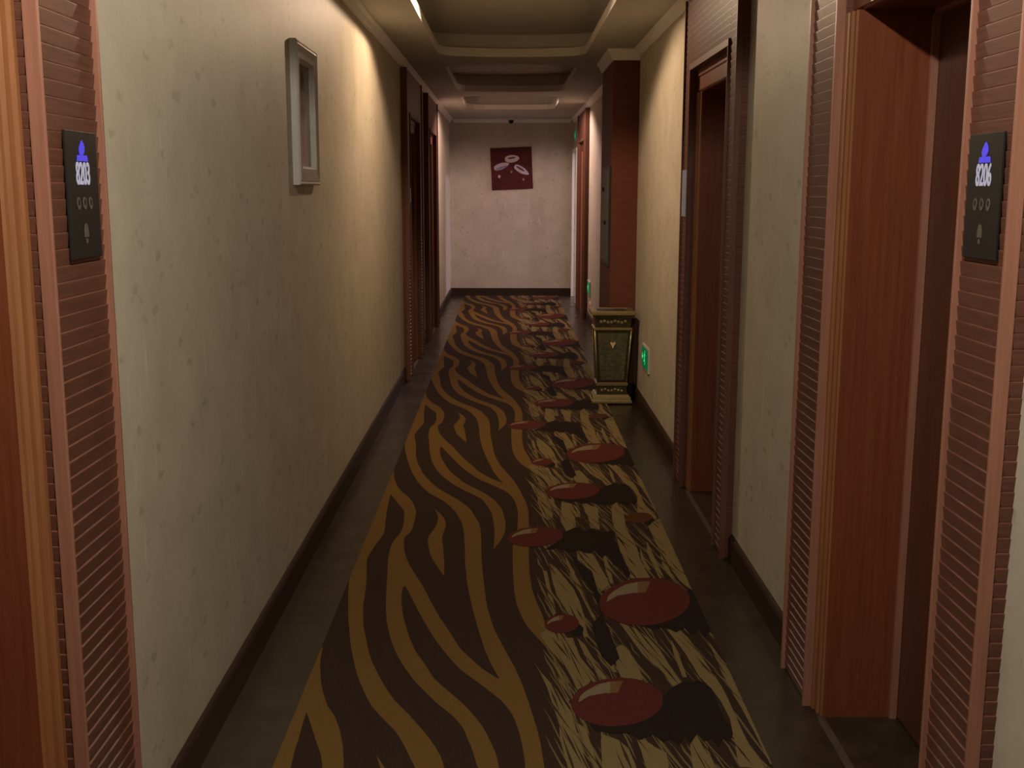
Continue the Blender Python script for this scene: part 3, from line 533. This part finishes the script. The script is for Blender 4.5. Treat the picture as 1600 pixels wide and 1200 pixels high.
def on_wall(s, X):
    """local (u right as seen by a viewer facing the wall, v up, w out) -> room"""
    # facing left wall: right hand is +Y ; facing right wall: right hand is -Y
    def f(u, v, w, y, z): return (X - s*w, y + (u if s < 0 else -u), z + v)
    return f

def number_plate(s, X, y, z, number, label, lit=True, w=.077, hh=.118):
    f = on_wall(s, X); root = empty('room_number_plate', (X, y, z - .118)); tag(root, label, 'number plate', 'room number plates')
    T = lambda u, v, w: f(u, v, w, y, z)
    b = MB(); b.box(-w, w, -hh, hh, 0, .005, 0, T); b.build('panel', MAT['black'] if lit else MAT['plateglare'], root, bevel=.0012)
    if not number: 
        return root
    def poly(name, loops, mat, w0=.0051, w1=.0060):
        b = MB()
        for lp in loops:
            b.rings([[T(u, v, w) for u, v in lp] for w in (w0, w1)])
        return b.build(name, mat, root)
    # blue crest: drop on a flared foot
    drop = [(.0145*sin(t) + .004*cos(t), .087 + .0145*cos(t)) for t in [2*pi*i/18 for i in range(18)]]
    drop2 = [(u*(.45 + .55*(1 - max(0, (v-.087)/.0145))), v) for u, v in drop]
    foot = [(-.027, .063), (.027, .063), (.024, .074), (-.024, .074)]
    poly('crest', [drop2, foot], MAT['blue'])
    me = text_mesh(number, .050); 
    for v in me.vertices:
        c = v.co.copy(); v.co = Vector(T(c.x*.70, c.y*1.17 + .038, .0056 + c.z)) - Vector(root.location)
    me.materials.clear(); me.materials.append(MAT['numer'])
    o = bpy.data.objects.new('numerals', me); COL.objects.link(o); o.parent = root
    for k in range(3):
        cx = -.030 + .030*k; lp = [(cx + .009*cos(t), -.015 + .012*sin(t)) for t in [2*pi*i/14 for i in range(14)]]
        inner = [(cx + .0045*cos(t), -.013 + .006*sin(t)) for t in [2*pi*i/10 for i in range(10)]]
        ic = poly('service_icon', [lp], MAT['dimicon'])
        ib = MB(); ib.rings([[T(u, v, w) for u, v in inner] for w in (.0060, .0064)]); ib2 = ib.build('icon_mark', MAT['black'], ic)
        ib2.location = (0, 0, 0)
    bell = [(-.011, -.078), (-.010, -.064), (-.006, -.055), (0, -.052), (.006, -.055), (.010, -.064), (.011, -.078)]
    clap = [(-.004, -.090), (.004, -.090), (.004, -.081), (-.004, -.081)]
    poly('bell_icon', [bell, clap], MAT['dimicon'])
    return root
number_plate(-1, -(WL-.0436), 2.148, 1.537, '8203', 'black plate with glowing number 8203 on the ribbed post at left')
number_plate(1, WR-.0436, 2.158, 1.538, '8206', 'black plate with glowing number 8206 on the ribbed post at right')
number_plate(1, WR-.0436, 5.83, 1.53, '', 'plate glinting blue grey on the far ribbed post of the second right doorway', lit=False)
number_plate(-1, -(WL-.0436), 9.33, 1.50, '', 'small pale plate on the near ribbed post of the nearer dark doorway at far left', lit=False, w=.045, hh=.06)

# framed picture on the left wall
def left_frame():
    y0, y1, z0, z1 = 4.50, 4.97, 1.565, 2.125
    root = empty('picture_frame', (-WL, (y0+y1)/2, z0)); tag(root, 'white framed picture under glass hanging on the left wall', 'picture frame')
    X = lambda d: -WL + d
    bw = .075
    prof = [(0, 0), (.024, 0), (.030, .006), (.027, .012), (.030, .018), (.026, bw*.6), (.026, bw-.01), (.006, bw), (0, bw)]
    cy, cz = (y0+y1)/2, (z0+z1)/2
    sides = [((y0,z0),(y0,z1),(1,0)), ((y1,z0),(y1,z1),(-1,0)), ((y0,z0),(y1,z0),(0,1)), ((y0,z1),(y1,z1),(0,-1))]
    for (pa, pb, nrm) in sides:
        b = MB()
        ring_a, ring_b = [], []
        for d, e in prof:
            if nrm[0]:
                ring_a.append((X(d), pa[0]+nrm[0]*e, pa[1]+e)); ring_b.append((X(d), pb[0]+nrm[0]*e, pb[1]-e))
            else:
                ring_a.append((X(d), pa[0]+e, pa[1]+nrm[1]*e)); ring_b.append((X(d), pb[0]-e, pb[1]+nrm[1]*e))
        b.rings([ring_a, ring_b])
        for j in (4, 5): b.m[j] = 1
        b.build('frame_bar', [MAT['white'], MAT['framewood']], root)
    b = MB(); b.box(X(.001), X(.004), y0+bw, y1-bw, z0+bw, z1-bw)
    pic = b.build('picture', MAT['sepia'], root)
def sepia():
    m, N, L, b = nt('brown_print'); v = coords(N, L, (1, 6, 3))
    c = ramp(N, L, noise(N, L, v, 2.2, 3), [(.35, (.05,.035,.022)), (.6, (.12,.085,.05)), (.75, (.2,.15,.10))])
    L.new(c, b.inputs['Base Color']); b.inputs['Roughness'].default_value = .12; return m
MAT['sepia'] = sepia()
left_frame()

# red canvas on the end wall
def end_picture():
    cx, cz, hw = .045, 1.845, .298; y = YE - .028
    root = empty('canvas_painting', (cx, YE, cz - hw)); tag(root, 'square dark red canvas of pale petal shapes hung slightly crooked on the end wall', 'painting')
    an = radians(2.6); ca, sa = cos(an), sin(an)
    T = lambda u, v, w: (cx + u*ca - v*sa, YE - w, cz + u*sa + v*ca)
    b = MB(); b.box(-hw, hw, -hw, hw, .001, .028, 0, T); cv = b.build('canvas', MAT['canvas'], root, bevel=.002)
    def blob(pts, name, mat, w=.0285):
        b = MB(); b.rings([[T(u*hw, v*hw, w_) for u, v in pts] for w_ in (w, w+.0012)]); return b.build(name, mat, root)
    def el(cx, cy, rx, ry, a, n=24, cut=0):
        o = []
        for i in range(n):
            t = 2*pi*i/n; u, v = rx*cos(t)*(1+cut*cos(3*t)), ry*sin(t); o.append((cx+u*cos(a)-v*sin(a), cy+u*sin(a)+v*cos(a)))
        return o
    # zoom frame: canvas spans u -1..1, v -1..1
    p1 = blob(el(.02, .46, .35, .18, .05, cut=.06), 'petal', MAT['cream'])
    blob(el(.02, .50, .20, .045, .1), 'petal_heart', MAT['darkred'], .030)
    p2 = blob(el(-.52, .12, .38, .15, .28, cut=.10), 'petal', MAT['lilac'])
    blob(el(-.5, .05, .30, .06, .28), 'petal_shade', MAT['lilacdark'], .030)
    p3 = blob(el(.45, -.08, .40, .15, -.58, cut=.10), 'petal', MAT['lilac'])
    blob(el(.42, -.03, .24, .05, -.58), 'petal_heart', MAT['darkred'], .030)
    for u, v, s_, mt in ((-.62, -.36, .09, 'cream'), (-.02, -.16, .075, 'tan'), (.55, -.55, .085, 'tan')):
        blob([(u-s_*.8, v), (u, v-s_), (u+s_*.8, v), (u, v+s_)], 'diamond', MAT[mt])
MAT['lilacdark'] = plain('grey_lilac_paint', (.20,.16,.24), .6)
MAT['tan'] = plain('dull_tan_paint', (.26,.14,.10), .6)
end_picture()

# exit signs
def exit_sign(s, X, y, z, w, h, label, low=True):
    f = on_wall(s, X); root = empty('exit_sign', (X, y, z-h/2)); tag(root, label, 'exit sign', 'green exit signs')
    T = lambda u, v, d: f(u, v, d, y, z)
    b = MB(); b.box(-w/2, w/2, -h/2, h/2, 0, .012, 0, T); b.build('frame', MAT['plastic'], root, bevel=.002)
    b = MB(); b.box(-w/2+.014, w/2-.014, -h/2+.014, h/2-.014, .0122, .014, 0, T); b.build('lit_panel', MAT['green'], root)
    # running figure and arrow
    k = h/.165
    b = MB()
    def quad(a, c, t):
        (x0, y0), (x1, y1) = a, c; dx, dy = x1-x0, y1-y0; l = math.hypot(dx, dy) or 1; nx, ny = -dy/l*t, dx/l*t
        q = [(x0+nx, y0+ny), (x0-nx, y0-ny), (x1-nx, y1-ny), (x1+nx, y1+ny)]
        b.rings([[T(u*k, v*k, d) for u, v in q] for d in (.0142, .0148)])
    b.rings([[T((.012+.009*cos(t))*k, (.044+.009*sin(t))*k, d) for t in [2*pi*i/10 for i in range(10)]] for d in (.0142, .0148)])
    quad((.005, .032), (-.006, .0), .009); quad((-.006, 0), (.016, -.018), .005); quad((.016, -.018), (.010, -.045), .005)
    quad((-.006, 0), (-.018, -.022), .005); quad((-.018, -.022), (-.042, -.026), .005)
    quad((.004, .028), (.028, .014), .004); quad((.004, .028), (-.024, .018), .004)
    b.build('running_figure', MAT['greenhi'], root)
    b = MB()
    if w > h*1.5:
        quad((-.125, 0), (-.075, 0), .006); quad((-.130, 0), (-.108, .020), .006); quad((-.130, 0), (-.108, -.020), .006)
        b.build('arrow', MAT['greenhi'], root)
exit_sign(1, WR, 7.61, .408, .37, .168, 'small glowing green exit sign low on the right wall beside the trash bin')
exit_sign(1, WR, 13.12, .41, .40, .17, 'distant green exit sign low on the right wall beyond the pillar')
exit_sign(1, WR, 16.1, 2.30, .36, .16, 'green exit sign high on the right wall near the end wall')
b = MB(); b.lathe((WR, 12.93, .255), (-1, 0, 0), [(.018, 0), (.018, .006), (.012, .010)]); o = b.build('indicator_light', MAT['reddot'])
tag(o, 'tiny amber indicator light on the right wall under the distant low exit sign', 'indicator light')

# grey service panel on the pillar
root = empty('service_panel', (PX, 8.73, .98)); tag(root, 'flat grey metal service panel on the corridor side of the pillar', 'service panel')
b = MB(); b.box(PX-.012, PX, 8.42, 9.06, .98, 1.72); b.build('panel_frame', MAT['blackmat'], root, bevel=.002)
b = MB(); b.box(PX-.018, PX-.0121, 8.45, 9.03, 1.005, 1.695); b.build('panel_door', MAT['panelgrey'], root, bevel=.002)
for y_, z_ in ((8.62, 1.30), (8.80, 1.55)):
    b = MB(); b.lathe((PX-.018, y_, z_), (-1, 0, 0), [(.016, 0), (.016, .008), (.009, .014)]); b.build('knob', MAT['black'], root)

# security camera by the end wall
root = empty('security_camera', (.035, YE-.16, ZS)); tag(root, 'small dark domed security camera under the ceiling at the end wall', 'security camera')
b = MB(); b.lathe((.035, YE-.16, ZS), (0, 0, -1), [(.050, 0), (.050, .018), (.042, .026)], 24); b.build('mount', MAT['plastic'], root)
b = MB(); b.lathe((.035, YE-.16, ZS-.026), (0, 0, -1), [(.036, 0), (.038, .012), (.034, .030), (.022, .044), (.008, .050)], 24); b.build('dome', MAT['black'], root, smooth=True)

# trash bin with ashtray top
def trash_bin():
    cx, cy = .757, 8.155
    root = empty('trash_bin', (cx, cy, 0)); tag(root, 'square tapered bronze and gold ashtray bin standing against the pillar on the right', 'trash bin')
    def sq(h, z, hy=None): hy = h if hy is None else hy; return [(cx-h, cy-hy, z), (cx+h, cy-hy, z), (cx+h, cy+hy, z), (cx-h, cy+hy, z)]
    K = .92
    S = lambda h, z: sq(h, z, h*K)
    b = MB(); b.rings([S(.147, 0), S(.147, .018), S(.140, .022), S(.136, .045), S(.126, .052), S(.124, .062)]); b.build('plinth', MAT['brass'], root, bevel=.002)
    b = MB(); b.rings([S(.112, .062), S(.108, .125)]); base = b.build('lower_band', MAT['brassdark'], root)
    b = MB()
    def swirl(z, hw, y, n):
        for i in range(n):
            u = -hw + 2*hw*(i+.5)/n
            b.lathe((cx+u, y, z + .006*sin(i*1.9)), (0, -1, 0), [(.012, 0), (.010, .003), (.004, .005)], 8)
    swirl(.093, .085, cy-.110*K+.001, 7); b.build('scroll_ornament', MAT['brass'], base)
    b = MB(); b.rings([S(.112, .125), S(.116, .130), S(.116, .145), S(.108, .150)]); b.build('lower_collar', MAT['brass'], root)
    b = MB(); b.rings([S(.104, .150), S(.130, .535)]); body = b.build('body', MAT['brassdark'], root)
    b = MB()                                             # embossed panels on the four faces
    for q in range(4):
        c, s_ = cos(q*pi/2), sin(q*pi/2)
        def T(u, z, w):
            h = .104 + (.130-.104)*(z-.150)/.385 + w; x_, y_ = u, -h*1.0
            xr, yr = x_*c - y_*s_, x_*s_ + y_*c
            return (cx+xr, cy+yr*K, z)
        b.rings([[T(-.086, .170, w), T(.086, .170, w), T(.108, .515, w), T(-.108, .515, w)] for w in (-.002, .005)])
    b.build('embossed_panel', MAT['bodyglass'], body)
    b = MB()
    yf = cy - K*(.104+.026*(.43-.150)/.385) - .005
    for pts in ([(-.016, .452), (.0, .444), (.016, .452), (.019, .440), (.009, .427), (.003, .408), (-.003, .408), (-.009, .427), (-.019, .440)],):
        b.rings([[(cx+u, yf-w, z) for u, z in pts] for w in (0, .008)])
    b.build('crest', MAT['brasshi'], body)
    for q in (0, 1, 2, 3):                               # gilt corner beads
        sx, sy = ((-1,-1),(1,-1),(1,1),(-1,1))[q]
        b = MB(); b.tube((cx+sx*.106, cy+sy*.106*K, .150), (cx+sx*.132, cy+sy*.132*K, .535), .006, n=10); b.build('corner_bead', MAT['brassdark2'], body, smooth=True)
    b = MB(); b.rings([S(.132, .535), S(.140, .540), S(.140, .550), S(.130, .556)]); b.build('upper_collar', MAT['brass'], root)
    b = MB(); b.rings([S(.128, .556), S(.132, .640)]); neck = b.build('neck', MAT['brassdark'], root)
    b = MB(); swirl(.598, .10, cy-.131*K, 8); b.build('scroll_ornament', MAT['brassdark2'], neck)
    b = MB(); b.rings([S(.140, .640), S(.158, .650), S(.158, .668), S(.150, .676), S(.112, .676), S(.108, .664), S(.02, .664)]); b.build('rim', MAT['brass'], root)
    b = MB(); b.rings([S(.104, .665), S(.104, .672)]); b.build('ash_tray', MAT['blackmat'], root)
MAT['brasshi'] = plain('bright_gilt', (.80,.62,.36), .35, .2, .1)
MAT['brassdark2'] = plain('dull_gilt', (.34,.28,.13), .22, .5, .2)
trash_bin()
bpy.data.objects['trash_bin'].location.z = .0098

# ceiling downlights
for (x, y, z, w, c, lab) in LAMPS:
    root = empty('ceiling_downlight', (x, y, z)); tag(root, lab, 'ceiling light', 'ceiling downlights')
    b = MB(); b.lathe((x, y, z), (0, 0, -1), [(.085, 0), (.085, .006), (.070, .010), (.064, .004), (.064, 0)], 32); b.build('trim_ring', MAT['white'], root)
    b = MB(); b.lathe((x, y, z-.001), (0, 0, -1), [(.062, 0), (.060, .004), (.04, .008), (.012, .010)], 32); b.build('diffuser', MAT['lampglass'], root)
    ld = bpy.data.lights.new('bulb', 'SPOT'); ld.energy = w; ld.spot_size = radians(167); ld.spot_blend = .12; ld.color = c; ld.shadow_soft_size = .04
    lo = bpy.data.objects.new('bulb', ld); COL.objects.link(lo); lo.parent = root; lo.location = (0, 0, -.035)
    if 6 < y < 7: ld.spot_size = radians(160); ld.spot_blend = .25; lo.rotation_euler = (radians(-10), 0, 0)   # gimbal turned back along the corridor
    if 13 < y < 14: ld.spot_size = radians(156); ld.spot_blend = .25; lo.rotation_euler = (radians(5), 0, 0)    # gimbal turned to the end wall
    if x > 2: ld.type = 'POINT'; lo.location = (0, 0, -.09)
